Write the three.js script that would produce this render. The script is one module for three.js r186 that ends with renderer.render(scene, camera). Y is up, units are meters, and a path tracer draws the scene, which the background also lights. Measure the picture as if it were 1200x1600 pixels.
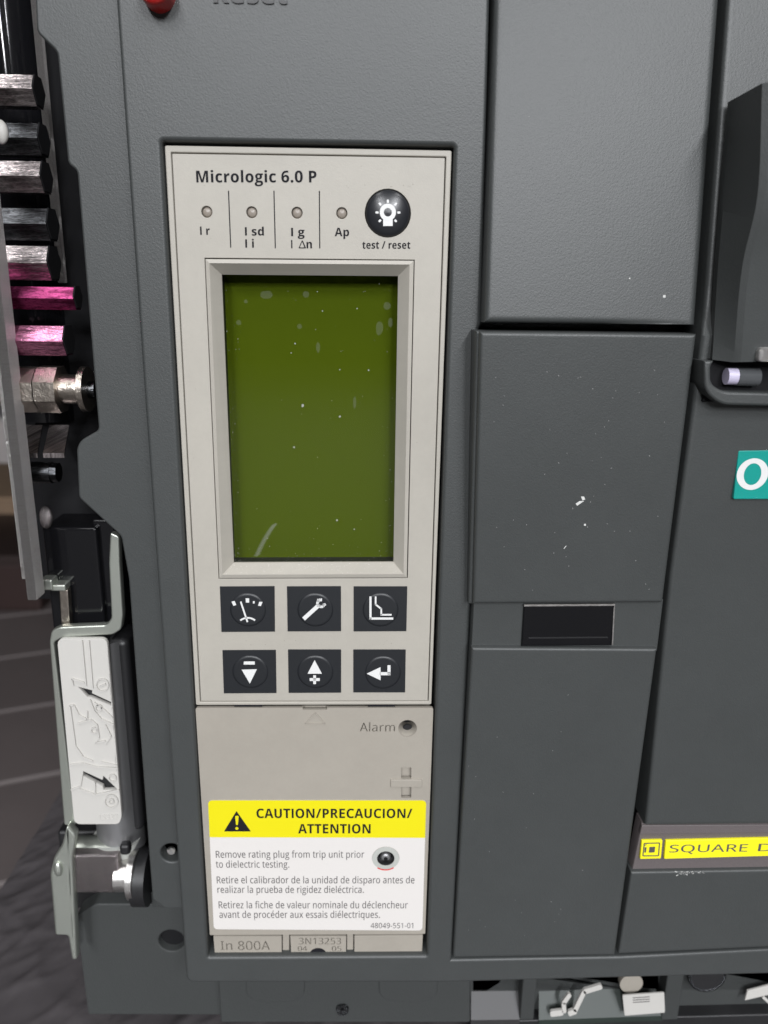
import * as THREE from 'three';
import { FontLoader } from 'three/addons/loaders/FontLoader.js';
import { RoundedBoxGeometry } from 'three/addons/geometries/RoundedBoxGeometry.js';
import { mergeGeometries, toCreasedNormals } from 'three/addons/utils/BufferGeometryUtils.js';
import { RectAreaLightUniformsLib } from 'three/addons/lights/RectAreaLightUniformsLib.js';

// ------------------------------------------------------------------ camera
const F = 1202, CX = 600, CY = 800;                 // a 26 mm phone lens on the 1200 x 1600 photograph
const mm = 0.001;
const D = 175.4 * mm;                               // camera to the face of the trip unit
const upInCam = new THREE.Vector3(64, 4263, 1202).normalize();
const xInCam = new THREE.Vector3(52900, -372, -1202).normalize();
xInCam.addScaledVector(upInCam, -xInCam.dot(upInCam)).normalize();
const zInCam = new THREE.Vector3().crossVectors(xInCam, upInCam);
const turn = new THREE.Matrix4().makeBasis(
  new THREE.Vector3(xInCam.x, upInCam.x, zInCam.x),
  new THREE.Vector3(xInCam.y, upInCam.y, zInCam.y),
  new THREE.Vector3(xInCam.z, upInCam.z, zInCam.z));
const scene = new THREE.Scene();
const camera = new THREE.PerspectiveCamera(2 * Math.atan(800 / F) * 180 / Math.PI, 0.75, 0.01, 60);
camera.position.set(0, 0, D);
camera.quaternion.setFromRotationMatrix(turn);
camera.focus = 0.180;
camera.userData.fStop = 17;

const renderer = new THREE.WebGLRenderer({ antialias: true });
renderer.toneMapping = THREE.LinearToneMapping;
renderer.toneMappingExposure = 0.82;
renderer.shadowMap.enabled = true;
RectAreaLightUniformsLib.init();
scene.background = new THREE.Color(0, 0, 0);

// ceiling luminaires of the workshop: [x, z, length x, length z, strength]
const CEILING = 1.75;
const LAMPS = [
  [-0.75, 0.7, 0.3, 1.2, 8], [0.95, 0.8, 0.3, 1.2, 12],
  [-0.85, 2.7, 0.3, 1.4, 45], [1.05, 2.7, 0.3, 1.4, 60],
  [-0.85, 4.6, 0.3, 1.4, 150], [1.05, 4.6, 0.3, 1.4, 210],
  [-0.85, 6.5, 0.3, 1.4, 170], [1.05, 6.5, 0.3, 1.4, 250],
];

// ------------------------------------------------------------------ helpers
const V = (x, y, z) => new THREE.Vector3(x, y, z);
function at(px, py, z = 0) {                        // pixel of the photograph -> point on the upright plane z (mm)
  const d = V((px - CX) / F, (CY - py) / F, -1).applyMatrix4(turn);
  const t = (z * mm - D) / d.z;
  return V(d.x * t, d.y * t, z * mm);
}
let seed = 7;
const rnd = () => { seed = (seed * 1664525 + 1013904223) >>> 0; return seed / 4294967296; };
const taken = {};
function numbered(n) { const k = taken[n] = (taken[n] ?? -1) + 1; return k ? n + '_' + String(k).padStart(3, '0') : n; }
function shadowed(m) { m.castShadow = true; m.receiveShadow = true; return m; }
function mesh(name, geo, mat, parent) {
  const m = shadowed(new THREE.Mesh(Array.isArray(geo) ? merge(geo) : geo, mat));
  m.name = parent ? name : numbered(name);
  (parent ?? scene).add(m);
  return m;
}
function merge(list) {
  return mergeGeometries(list.map((g) => {
    const h = g.index ? g.toNonIndexed() : g.clone();
    for (const k of Object.keys(h.attributes)) if (!['position', 'normal', 'uv'].includes(k)) h.deleteAttribute(k);
    if (!h.attributes.uv) h.setAttribute('uv', new THREE.BufferAttribute(new Float32Array(h.attributes.position.count * 2), 2));
    return h;
  }));
}
function thing(name, label, category, group) {
  const o = new THREE.Group(); o.name = numbered(name); scene.add(o);
  o.userData = { label, category }; if (group) o.userData.group = group;
  return o;
}
function tag(o, label, category, group, kind) {
  if (label) o.userData.label = label; if (category) o.userData.category = category;
  if (group) o.userData.group = group; if (kind) o.userData.kind = kind; return o;
}
function creased(g, angle) { g = g.clone().scale(1000, 1000, 1000); g = toCreasedNormals(g, angle); return g.scale(0.001, 0.001, 0.001); }   // creases are found on a 0.01 mm grid
// polygon with rounded corners as a path (metres)
function roundPath(pts, r, path = new THREE.Shape()) {
  const n = pts.length;
  for (let i = 0; i < n; i++) {
    const p = pts[i], a = pts[(i + n - 1) % n], b = pts[(i + 1) % n];
    const rr = Array.isArray(r) ? r[i] : r;
    const da = Math.hypot(a.x - p.x, a.y - p.y), db = Math.hypot(b.x - p.x, b.y - p.y);
    const k = Math.min(rr, da * 0.45, db * 0.45);
    const s = { x: p.x + (a.x - p.x) / da * k, y: p.y + (a.y - p.y) / da * k }, e = { x: p.x + (b.x - p.x) / db * k, y: p.y + (b.y - p.y) / db * k };
    if (i) path.lineTo(s.x, s.y); else path.moveTo(s.x, s.y);
    if (k > 1e-6) path.quadraticCurveTo(p.x, p.y, e.x, e.y);
  }
  path.closePath();
  return path;
}
const poly = (pts, z) => pts.map(([x, y]) => at(x, y, z));
const inMm = (r) => (Array.isArray(r) ? r.map((k) => k * mm) : r * mm);
const shapeOf = (pts, z, r = 0) => roundPath(poly(pts, z), inMm(r));
const holeOf = (pts, z, r = 0) => roundPath(poly(pts, z), inMm(r), new THREE.Path());
function circlePath(px, py, z, rpx, Kind = THREE.Path, ry = 1) {
  const c = at(px, py, z), r = at(px + rpx, py, z).x - c.x, p = new Kind();
  p.absellipse(c.x, c.y, r, r * ry, 0, Math.PI * 2, false, 0);
  return p;
}
// slab whose FRONT face lies at z (mm), "thick" mm deep, edges rounded by "bev"
function inMillimetres(shape, curve) {
  const e = shape.extractPoints(curve);
  const clean = (l) => { const o = []; for (const p of l) { const q = new THREE.Vector2(p.x * 1000, p.y * 1000); if (!o.length || q.distanceTo(o[o.length - 1]) > 2e-3) o.push(q); } while (o.length > 3 && o[0].distanceTo(o[o.length - 1]) < 2e-3) o.pop(); return o; };
  const way = (l, clockwise) => (THREE.ShapeUtils.isClockWise(l) === clockwise ? l : l.reverse());
  const n = new THREE.Shape(way(clean(e.shape), false)); n.holes = e.holes.map((h) => new THREE.Path(way(clean(h), true)));
  return n;
}
function slabShape(shape, z, thick, bev = 0, seg = 3, curve = 16) {
  const s = inMillimetres(shape, curve);
  let g = new THREE.ExtrudeGeometry(s, bev ? { depth: thick - bev, bevelEnabled: true, bevelThickness: bev, bevelSize: bev, bevelOffset: -bev, bevelSegments: seg, curveSegments: 1 }
    : { depth: thick, bevelEnabled: false, curveSegments: 1 });
  g.computeBoundingBox();
  g.translate(0, 0, z - g.boundingBox.max.z);
  if (bev) {
    g = toCreasedNormals(g, 0.6);
    const p = g.attributes.position, n = g.attributes.normal, a = V(), b = V(), c = V();
    for (let i = 0; i < p.count; i += 3) {            // caps stay flat
      a.fromBufferAttribute(p, i); b.fromBufferAttribute(p, i + 1).sub(a); c.fromBufferAttribute(p, i + 2).sub(a); b.cross(c).normalize();
      if (Math.abs(b.z) > 0.9999) for (let k = 0; k < 3; k++) n.setXYZ(i + k, 0, 0, Math.sign(b.z));
    }
  }
  g.scale(mm, mm, mm);
  const uv = g.attributes.uv; for (let i = 0; i < uv.count; i++) uv.setXY(i, uv.getX(i) * mm, uv.getY(i) * mm);
  return g;
}
const slab = (pts, z, thick, bev = 0, r = 0, seg = 3) => slabShape(shapeOf(pts, z, r && Math.max(r, bev * 1.7)), z, thick, bev, seg);
function sheet(shapes, z) { const g = new THREE.ShapeGeometry(shapes.map((s) => inMillimetres(s, 20)), 1); g.translate(0, 0, z); g.scale(mm, mm, mm); return g; }
// bar between two pixels on plane z, w pixels wide, raised h mm
function stroke(a, b, w, z, h = 0.05, round = 0) {
  const dx = b[0] - a[0], dy = b[1] - a[1], l = Math.hypot(dx, dy), nx = -dy / l * w / 2, ny = dx / l * w / 2;
  return slab([[a[0] + nx, a[1] + ny], [b[0] + nx, b[1] + ny], [b[0] - nx, b[1] - ny], [a[0] - nx, a[1] - ny]], z + h, h + 0.02, 0, round);
}
// a panel whose front bulges: edges are pixel lists from top to bottom, zf(py) gives the front in mm
function bowed(left, right, zf, depth, rad, ny = 60, nx = 40) {
  const along = (list, v) => {
    const y = list[0][1] + (list[list.length - 1][1] - list[0][1]) * v;
    for (let i = 0; i < list.length - 1; i++) if (y <= list[i + 1][1] || i === list.length - 2) { const t = (y - list[i][1]) / (list[i + 1][1] - list[i][1]); return [list[i][0] + (list[i + 1][0] - list[i][0]) * t, y]; }
  };
  const spread = (n) => { const o = []; for (let i = 0; i <= n; i++) { const t = i / n; o.push(t - Math.sin(2 * Math.PI * t) / (2 * Math.PI) * 0.9); } return o; };
  const us = spread(nx), vs = spread(ny), pos = [], uv = [], idx = [], base = [];
  for (const v of vs) {
    const l = along(left, v), r = along(right, v), row = [];
    for (const u of us) { const px = l[0] + (r[0] - l[0]) * u, py = l[1] + (r[1] - l[1]) * u; row.push(at(px, py, zf(py))); }
    base.push(row);
  }
  const R = rad * mm, NX = us.length, NY = vs.length;
  for (let j = 0; j < NY; j++) for (let i = 0; i < NX; i++) {
    const p = base[j][i].clone();
    const d = [p.distanceTo(base[j][0]), p.distanceTo(base[j][NX - 1]), p.distanceTo(base[0][i]), p.distanceTo(base[NY - 1][i])];
    let drop = 0;
    for (const k of d) if (k < R) { const t = 1 - k / R; drop = Math.max(drop, R * (1 - Math.sqrt(Math.max(0, 1 - t * t)))); }
    p.z -= drop;
    pos.push(p.x, p.y, p.z); uv.push(p.x, p.y);
  }
  for (let j = 0; j < NY - 1; j++) for (let i = 0; i < NX - 1; i++) { const a = j * NX + i, b = a + 1, c = a + NX, d = c + 1; idx.push(a, c, b, b, c, d); }
  const ring = [];
  for (let i = 0; i < NX; i++) ring.push(i);
  for (let j = 1; j < NY; j++) ring.push(j * NX + NX - 1);
  for (let i = NX - 2; i >= 0; i--) ring.push((NY - 1) * NX + i);
  for (let j = NY - 2; j > 0; j--) ring.push(j * NX);
  const first = pos.length / 3;
  for (const k of ring) { pos.push(pos[k * 3], pos[k * 3 + 1], pos[k * 3 + 2] - depth * mm); uv.push(pos[k * 3] + 0.3 * depth * mm, pos[k * 3 + 1]); }
  for (let i = 0; i < ring.length; i++) { const a = ring[i], b = ring[(i + 1) % ring.length], c = first + i, d = first + (i + 1) % ring.length; idx.push(a, b, c, b, d, c); }
  const g = new THREE.BufferGeometry();
  g.setAttribute('position', new THREE.Float32BufferAttribute(pos, 3));
  g.setAttribute('uv', new THREE.Float32BufferAttribute(uv, 2));
  g.setIndex(idx);
  return creased(g, 0.6);
}
// free quads: list of [a, b, c, d] corner Vector3
function quads(list) {
  const pos = [], uv = [];
  for (const [a, b, c, d] of list) for (const p of [a, b, c, a, c, d]) { pos.push(p.x, p.y, p.z); uv.push(p.x + p.z, p.y); }
  const g = new THREE.BufferGeometry();
  g.setAttribute('position', new THREE.Float32BufferAttribute(pos, 3));
  g.setAttribute('uv', new THREE.Float32BufferAttribute(uv, 2));
  g.computeVertexNormals();
  return g;
}
// cylinder or prism along x between pixels xa and xb at row py, plane z (axis), diameter in pixels
function barX(xa, xb, py, z, dpx, sides = 24, spin = 0, ends = 1) {
  const a = at(xa, py, z), b = at(xb, py, z), r = Math.abs(at(xa, py + dpx / 2, z).y - at(xa, py - dpx / 2, z).y) / 2;
  let g = new THREE.CylinderGeometry(r * ends, r, b.x - a.x, sides, 1);
  { const uv = g.attributes.uv; for (let i = 0; i < uv.count; i++) uv.setXY(i, uv.getX(i) * 6.283 * r, uv.getY(i) * (b.x - a.x)); }
  g.rotateY(spin); g.rotateZ(-Math.PI / 2);
  if (sides < 10) g = creased(g, 0.3);
  g.translate((a.x + b.x) / 2, a.y, z * mm);
  return g;
}
// box whose front face covers the pixel rectangle at z
function boxPx(x0, y0, x1, y1, z, deep, r = 0.4) {
  const a = at(x0, y0, z), b = at(x1, y1, z), c = at((x0 + x1) / 2, (y0 + y1) / 2, z);
  const w = at(x1, (y0 + y1) / 2, z).x - at(x0, (y0 + y1) / 2, z).x, h = a.y - b.y;
  const g = new RoundedBoxGeometry(w, h, deep * mm, 2, Math.min(r * mm, w / 3, h / 3, deep * mm / 3));
  g.translate(c.x, (a.y + b.y) / 2, z * mm - deep * mm / 2);
  return g;
}

const font = await new FontLoader().loadAsync('fonts/droid/droid_sans_bold.typeface.json');
const fontR = await new FontLoader().loadAsync('fonts/droid/droid_sans_regular.typeface.json');
const capOf = (f) => { const g = new THREE.ShapeGeometry(f.generateShapes('H', 1)); g.computeBoundingBox(); return g.boundingBox.max.y; };
// shapes of a word that fills x0..x1 on the baseline, capitals cap pixels tall
function word(text, x0, x1, base, cap, z, f = font, slope = 0) {
  const cap1 = capOf(f), straight = f === font && text.includes('I');
  const shapes = f.generateShapes(straight ? text.replaceAll('I', 'l') : text, 1, 'ltr'), g = new THREE.ShapeGeometry(shapes);
  g.computeBoundingBox();
  const bb = g.boundingBox, p0 = at(x0, base, z), p1 = at(x1, base + slope, z), top = at((x0 + x1) / 2, base - cap, z), mid = at((x0 + x1) / 2, base, z);
  const sx = (p1.x - p0.x) / (bb.max.x - bb.min.x), sy = (top.y - mid.y) / capOf(f), tilt = (p1.y - p0.y) / (p1.x - p0.x);
  const move = (pts) => pts.map((q) => { const x = p0.x + (q.x - bb.min.x) * sx; return new THREE.Vector2(x, p0.y + (x - p0.x) * tilt + (straight && pts.length < 7 ? Math.min(q.y, cap1) : q.y) * sy); });
  return shapes.map((s) => { const e = s.extractPoints(4), n = new THREE.Shape(move(e.shape)); n.holes = e.holes.map((h) => new THREE.Path(move(h))); return n; });
}
const print = (name, text, x0, x1, base, cap, z, mat, parent, f, slope) => mesh(name, sheet(word(text, x0, x1, base, cap, z, f, slope), z + 0.05), mat, parent);
function emboss(name, text, x0, x1, base, cap, z, h, mat, parent, f, slope) {
  return mesh(name, word(text, x0, x1, base, cap, z, f, slope).map((s) => slabShape(s, z + h, h + 0.05, 0)), mat, parent);
}
// sink words into the top layer of a slab: outlines become holes, counters become islands
function engrave(shape, words) {
  const islands = [];
  for (const s of words.flat()) { shape.holes.push(new THREE.Path(s.getPoints())); for (const h of s.holes) islands.push(new THREE.Shape(h.getPoints())); }
  return [shape, ...islands];
}

// ------------------------------------------------------------------ materials
function noiseTexture(n, octaves, contrast = 1, colour) {          // tileable value noise
  const out = new Float32Array(n * n);
  for (const [cells, weight] of octaves) {
    const lat = new Float32Array(cells * cells).map(() => rnd());
    for (let y = 0; y < n; y++) for (let x = 0; x < n; x++) {
      const fx = x / n * cells, fy = y / n * cells, x0 = Math.floor(fx), y0 = Math.floor(fy);
      let tx = fx - x0, ty = fy - y0; tx = tx * tx * (3 - 2 * tx); ty = ty * ty * (3 - 2 * ty);
      const L = (i, j) => lat[((j + cells) % cells) * cells + (i + cells) % cells];
      out[y * n + x] += weight * (L(x0, y0) * (1 - tx) * (1 - ty) + L(x0 + 1, y0) * tx * (1 - ty) + L(x0, y0 + 1) * (1 - tx) * ty + L(x0 + 1, y0 + 1) * tx * ty);
    }
  }
  const total = octaves.reduce((s, o) => s + o[1], 0), data = new Uint8Array(n * n * 4);
  for (let i = 0; i < n * n; i++) {
    const v = Math.min(1, Math.max(0, 0.5 + (out[i] / total - 0.5) * contrast));
    const c = colour ? colour(v) : [v, v, v];
    for (let k = 0; k < 3; k++) data[i * 4 + k] = Math.round(c[k] * 255);
    data[i * 4 + 3] = 255;
  }
  const t = new THREE.DataTexture(data, n, n, THREE.RGBAFormat);
  t.wrapS = t.wrapT = THREE.RepeatWrapping; t.magFilter = THREE.LinearFilter; t.minFilter = THREE.LinearMipmapLinearFilter; t.generateMipmaps = true; t.needsUpdate = true;
  return t;
}
const scaled = (t, size) => { const c = t.clone(); c.repeat.set(1 / size, 1 / size); c.needsUpdate = true; return c; };
const grain = noiseTexture(1024, [[96, 1], [180, 0.9], [340, 0.5]], 1.5);
const soft = noiseTexture(512, [[6, 1], [14, 0.7], [40, 0.5], [110, 0.3]], 1.6);
const fine = noiseTexture(512, [[220, 1], [120, 0.6]], 1.4);
const wear = noiseTexture(512, [[5, 1], [17, 0.7], [60, 0.5], [200, 0.4]], 1.4, (v) => [0.95 + 0.05 * v, 0.95 + 0.05 * v, 0.95 + 0.05 * v]);
wear.colorSpace = THREE.SRGBColorSpace;
const speckle = noiseTexture(256, [[110, 1], [50, 0.7]], 2.4, (v) => [0.5 + 0.5 * v, 0.5 + 0.5 * v, 0.49 + 0.5 * v]);
speckle.colorSpace = THREE.SRGBColorSpace;
const along = (t, u, v) => { const c = t.clone(); c.repeat.set(1 / u, 1 / v); c.needsUpdate = true; return c; };
const scuffed = noiseTexture(512, [[9, 1], [30, 0.8], [110, 0.9]], 2.6, (v) => [0.55 + 0.45 * v, 0.54 + 0.45 * v, 0.54 + 0.45 * v]);
scuffed.colorSpace = THREE.SRGBColorSpace;
const S = (c, rough, metal = 0, more = {}) => {
  const m = new THREE.MeshPhysicalMaterial({ roughness: rough, metalness: metal, ...more });
  m.color.setRGB(c[0], c[1], c[2]);
  return m;
};
const M = {};
M.dark = S([0.049, 0.0528, 0.0522], 0.45, 0, { bumpMap: scaled(grain, 0.029), bumpScale: 0.00002, roughnessMap: null, map: scaled(wear, 0.09) });
M.darkFlat = S([0.040, 0.043, 0.0422], 0.55, 0, { bumpMap: scaled(fine, 0.04), bumpScale: 0.00003 });
M.black = S([0.012, 0.012, 0.013], 0.45);
M.deep = S([0.010, 0.010, 0.011], 0.85, 0, { specularIntensity: 0.3 });
M.gloss = S([0.006, 0.006, 0.007], 0.08, 0, { specularIntensity: 0.6 });
M.beige = S([0.40, 0.376, 0.329], 0.5, 0, { bumpMap: scaled(fine, 0.03), bumpScale: 0.00001, map: scaled(wear, 0.16) });
M.beigeLow = S([0.332, 0.304, 0.261], 0.5, 0, { bumpMap: scaled(fine, 0.03), bumpScale: 0.000012, map: scaled(wear, 0.12) });
M.ink = S([0.013, 0.013, 0.016], 0.7, 0, { specularIntensity: 0.2 });
M.inkGrey = S([0.085, 0.08, 0.08], 0.7, 0, { specularIntensity: 0.2 });
M.lens = S([0.27, 0.235, 0.20], 0.35);
M.key = S([0.011, 0.0125, 0.015], 0.42);
M.white = S([0.66, 0.66, 0.65], 0.5);
M.labelWhite = S([0.64, 0.612, 0.585], 0.38);
M.yellow = S([0.70, 0.62, 0.003], 0.4);
M.logoYellow = S([0.83, 0.76, 0.01], 0.5);
M.lcd = S([0.050, 0.072, 0.001], 0.7, 0, { specularIntensity: 0.1 });
M.glass = new THREE.MeshPhysicalMaterial({ color: 0xffffff, roughness: 0.03, transmission: 1, thickness: 0, ior: 1.4, specularIntensity: 0.35 });
M.red = S([0.62, 0.018, 0.015], 0.3, 0, { clearcoat: 0.5 });
M.teal = S([0.0, 0.27, 0.23], 0.35);
M.plate = S([0.115, 0.098, 0.098], 0.5, 0, { bumpMap: scaled(fine, 0.04), bumpScale: 0.00003 });
M.steel = S([0.62, 0.60, 0.58], 0.32, 1, { bumpMap: scaled(soft, 0.02), bumpScale: 0.00008 });
M.alu = S([0.66, 0.61, 0.61], 0.27, 1, { bumpMap: along(soft, 0.006, 0.05), bumpScale: 0.00006, map: along(scuffed, 0.01, 0.06) });
M.brass = S([0.46, 0.41, 0.36], 0.3, 1, { bumpMap: scaled(soft, 0.012), bumpScale: 0.0001, map: along(wear, 0.02, 0.03) });
M.gun = S([0.32, 0.32, 0.325], 0.42, 0.8);
M.darkMetal = S([0.15, 0.16, 0.17], 0.26, 1, { bumpMap: along(soft, 0.006, 0.05), bumpScale: 0.00005, map: along(scuffed, 0.01, 0.06) });
M.magenta = S([0.46, 0.075, 0.22], 0.28, 1, { bumpMap: along(soft, 0.006, 0.05), bumpScale: 0.00006, map: along(scuffed, 0.008, 0.03) });
M.pink = S([0.90, 0.36, 0.58], 0.25, 1, { bumpMap: along(soft, 0.006, 0.05), bumpScale: 0.00006, map: along(scuffed, 0.008, 0.03) });
M.cut = S([0.66, 0.63, 0.63], 0.45, 0.85, { bumpMap: scaled(fine, 0.03), bumpScale: 0.00035, map: scaled(speckle, 0.02) });
M.zinc = S([0.54, 0.57, 0.51], 0.36, 0.85, { iridescence: 0.35, iridescenceIOR: 1.6, iridescenceThicknessRange: [100, 330] });
M.greyPlastic = S([0.42, 0.43, 0.40], 0.45);
M.offWhite = S([0.50, 0.485, 0.455], 0.5);
M.lavender = S([0.52, 0.48, 0.62], 0.3);
M.smoke = new THREE.MeshPhysicalMaterial({ color: 0x8a8d90, roughness: 0.1, transmission: 0.7, thickness: 0, ior: 1.45 });
M.dust = S([0.30, 0.30, 0.28], 0.8);
M.mark = S([0.55, 0.55, 0.53], 0.7);
M.speck = S([0.20, 0.20, 0.195], 0.7);
M.sheet = S([0.075, 0.068, 0.071], 0.32, 0);
M.tile = S([0.13, 0.11, 0.107], 0.5, 0, { map: scaled(wear, 0.7) });
M.darkFloor = S([0.045, 0.042, 0.04], 0.8, 0, { map: scaled(wear, 0.9) });  // colour lowered below the tiles to dim its reflection in the display
M.grout = S([0.42, 0.38, 0.37], 0.8);
M.wood = S([0.22, 0.14, 0.08], 0.7);
M.ceil = S([0.62, 0.62, 0.60], 0.9);
M.lampBody = S([0.7, 0.7, 0.7], 0.5);
M.lampGlow = new THREE.MeshStandardMaterial({ color: 0xffffff, emissive: 0xfff6ea, emissiveIntensity: 2, roughness: 0.5 });

// ------------------------------------------------------------------ setting
const BENCH = at(220, 1586, -22).y;                 // the breaker stands on the bench
const FLOOR = BENCH - 0.74;
{
  const floor = mesh('floor', new THREE.BoxGeometry(16, 0.1, 16).translate(0, FLOOR - 0.05, 3), M.darkFloor);
  tag(floor, 'dark brown tiled workshop floor with pale joints', null, null, 'structure');
  const variants = [0, 1, 2].map((k) => { const m = M.tile.clone(); m.color.multiplyScalar(0.88 + 0.12 * k); return m; });
  const g = new RoundedBoxGeometry(0.292, 0.012, 0.292, 1, 0.003);
  const uv = g.attributes.uv; for (let i = 0; i < uv.count; i++) uv.setXY(i, g.attributes.position.getX(i), g.attributes.position.getZ(i));
  mesh('grout_bed', new THREE.BoxGeometry(2.1, 0.004, 2.7).translate(-0.75, 0, -2.0).applyMatrix4(new THREE.Matrix4().makeRotationY(0.35)).translate(0, FLOOR + 0.003, 0), M.grout, floor);
  for (let i = -6; i < 1; i++) for (let j = -11; j < -2; j++) {
    const t = mesh('tile', g, variants[Math.floor(rnd() * 3)], floor);
    const a = 0.35; const x = i * 0.302, z = j * 0.302;
    t.position.set(x * Math.cos(a) + z * Math.sin(a), FLOOR + 0.004, -x * Math.sin(a) + z * Math.cos(a)); t.rotation.y = a;
  }
  const ceiling = mesh('ceiling', new THREE.BoxGeometry(9, 0.1, 13).translate(0, CEILING + 0.11, 3.5), M.ceil);
  tag(ceiling, 'pale workshop ceiling carrying the light fittings', null, null, 'structure');
  LAMPS.forEach(([x, z, w, l, power], i) => {
    const o = thing('ceiling_light', 'long white ceiling light fitting over the workshop', 'ceiling light', 'ceiling lights over the workshop');
    mesh('housing', new RoundedBoxGeometry(w + 0.06, 0.05, l + 0.06, 2, 0.01).translate(x, CEILING + 0.034, z), M.lampBody, o);
    mesh('diffuser', new THREE.BoxGeometry(w, 0.012, l).translate(x, CEILING + 0.003, z), M.lampGlow, o);
    const light = new THREE.RectAreaLight(0xf9fbff, power, w, l);
    light.name = 'ceiling_light_glow';
    light.position.set(x, CEILING - 0.008, z); light.rotation.x = -Math.PI / 2;
    o.add(light);
  });
}
{
  const bench = thing('workbench', 'wooden workbench under the black plastic sheet', 'workbench');
  const x0 = -0.135, x1 = 0.45, z0 = -0.30, z1 = 0.12;
  mesh('top', new RoundedBoxGeometry(x1 - x0, 0.03, z1 - z0, 2, 0.004).translate((x0 + x1) / 2, BENCH - 0.021, (z0 + z1) / 2), M.wood, bench);
  for (const [x, z] of [[x0 + 0.04, z0 + 0.04], [x1 - 0.04, z0 + 0.04], [x0 + 0.04, z1 - 0.04], [x1 - 0.04, z1 - 0.04]])
    mesh('leg', new RoundedBoxGeometry(0.05, BENCH - 0.036 - FLOOR, 0.05, 2, 0.004).translate(x, (BENCH - 0.036 + FLOOR) / 2, z), M.wood, bench);
  const g = new THREE.PlaneGeometry(x1 - x0 + 0.02, z1 - z0 + 0.02, 400, 300); g.rotateX(-Math.PI / 2);
  const p = g.attributes.position, ripple = [];
  for (let i = 0; i < 26; i++) ripple.push([rnd() * 6.28, 70 + rnd() * 260, rnd() * 6.28, 0.4 + rnd()]);
  for (let i = 0; i < p.count; i++) {
    const x = p.getX(i), z = p.getZ(i); let h = 0;
    for (const [a, f, ph, w] of ripple) h += w * Math.pow(1 - Math.abs(Math.sin((x * Math.cos(a) + z * Math.sin(a)) * f * 0.5 + ph + 1.6 * Math.sin(x * 47 + z * 31 + ph))), 4);
    p.setY(i, -0.006 + Math.min(0.0054, h * 0.00028));
  }
  g.computeVertexNormals();
  g.translate((x0 + x1) / 2, BENCH, (z0 + z1) / 2);
  tag(mesh('plastic_sheet', g, M.sheet), 'crumpled black plastic sheet under the circuit breaker', 'plastic sheet');
}

{ // blurred things standing on the floor far behind, seen past the left edge of the cradle
  const standing = (name, x0, x1, y0, y1, z, mat, label, category, lid) => {
    const a = at(x0, y0, z), b = at(x1, y1, z), o = thing(name, label, category), w = b.x - a.x, h = a.y - FLOOR - 0.01;
    mesh('body', new RoundedBoxGeometry(w, h, w * 0.8, 2, 0.008).translate((a.x + b.x) / 2, FLOOR + 0.01 + h / 2, z * mm - w * 0.4), mat, o);
    mesh(lid[0], new RoundedBoxGeometry(w * lid[1], lid[2], w * 0.8 * lid[1], 2, 0.004).translate((a.x + b.x) / 2, a.y + lid[2] / 2 - 0.001, z * mm - w * 0.4), lid[3], o);
  };
  standing('toolbox', -260, 62, 880, 930, -2050, S([0.036, 0.020, 0.018], 0.5), 'dark red toolbox on the tiled floor', 'toolbox', ['lid', 1.02, 0.03, S([0.03, 0.019, 0.017], 0.5)]);
  standing('cardboard_box', -300, 38, 780, 870, -2500, S([0.25, 0.17, 0.11], 0.8), 'brown cardboard box behind the dark red toolbox', 'cardboard box', ['flap', 0.98, 0.012, S([0.29, 0.20, 0.13], 0.8)]);
  standing('storage_cabinet', -340, 30, 655, 800, -3200, S([0.55, 0.51, 0.50], 0.6), 'pale grey storage cabinet behind the brown cardboard box', 'cabinet', ['top', 1.01, 0.02, S([0.45, 0.43, 0.43], 0.6)]);
}

// ------------------------------------------------------------------ circuit breaker
const breaker = thing('circuit_breaker', 'charcoal grey plastic circuit breaker with bowed centre panel and pull handle', 'circuit breaker');
const zBow = (y) => {                                // front of the bowed centre panels, mm
  const t = [[-80, 1.5], [250, 5], [506, 7.5], [514, 11], [700, 9.4], [945, 6.2], [1200, 4.2], [1500, 2.6], [1700, 2]];
  for (let i = 0; i < t.length - 1; i++) if (y <= t[i + 1][0]) {
    const k = Math.max(0, (y - t[i][0]) / (t[i + 1][0] - t[i][0])), a = t[i], b = t[i + 1];
    if (a[0] === 506) return a[1] + (b[1] - a[1]) * k;
    const h = b[0] - a[0], m = (b[1] - a[1]) / h, before = i > 0 && t[i - 1][0] !== 506 ? (a[1] - t[i - 1][1]) / (a[0] - t[i - 1][0]) : m, after = i + 2 < t.length && b[0] !== 506 ? (t[i + 2][1] - b[1]) / (t[i + 2][0] - b[0]) : m;
    const ta = (before + m) / 2 * h, tb = (after + m) / 2 * h, k2 = k * k, k3 = k2 * k;
    return (2 * k3 - 3 * k2 + 1) * a[1] + (k3 - 2 * k2 + k) * ta + (3 * k2 - 2 * k3) * b[1] + (k3 - k2) * tb;
  }
  return 2;
};
const zCover = 1.2;
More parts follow.
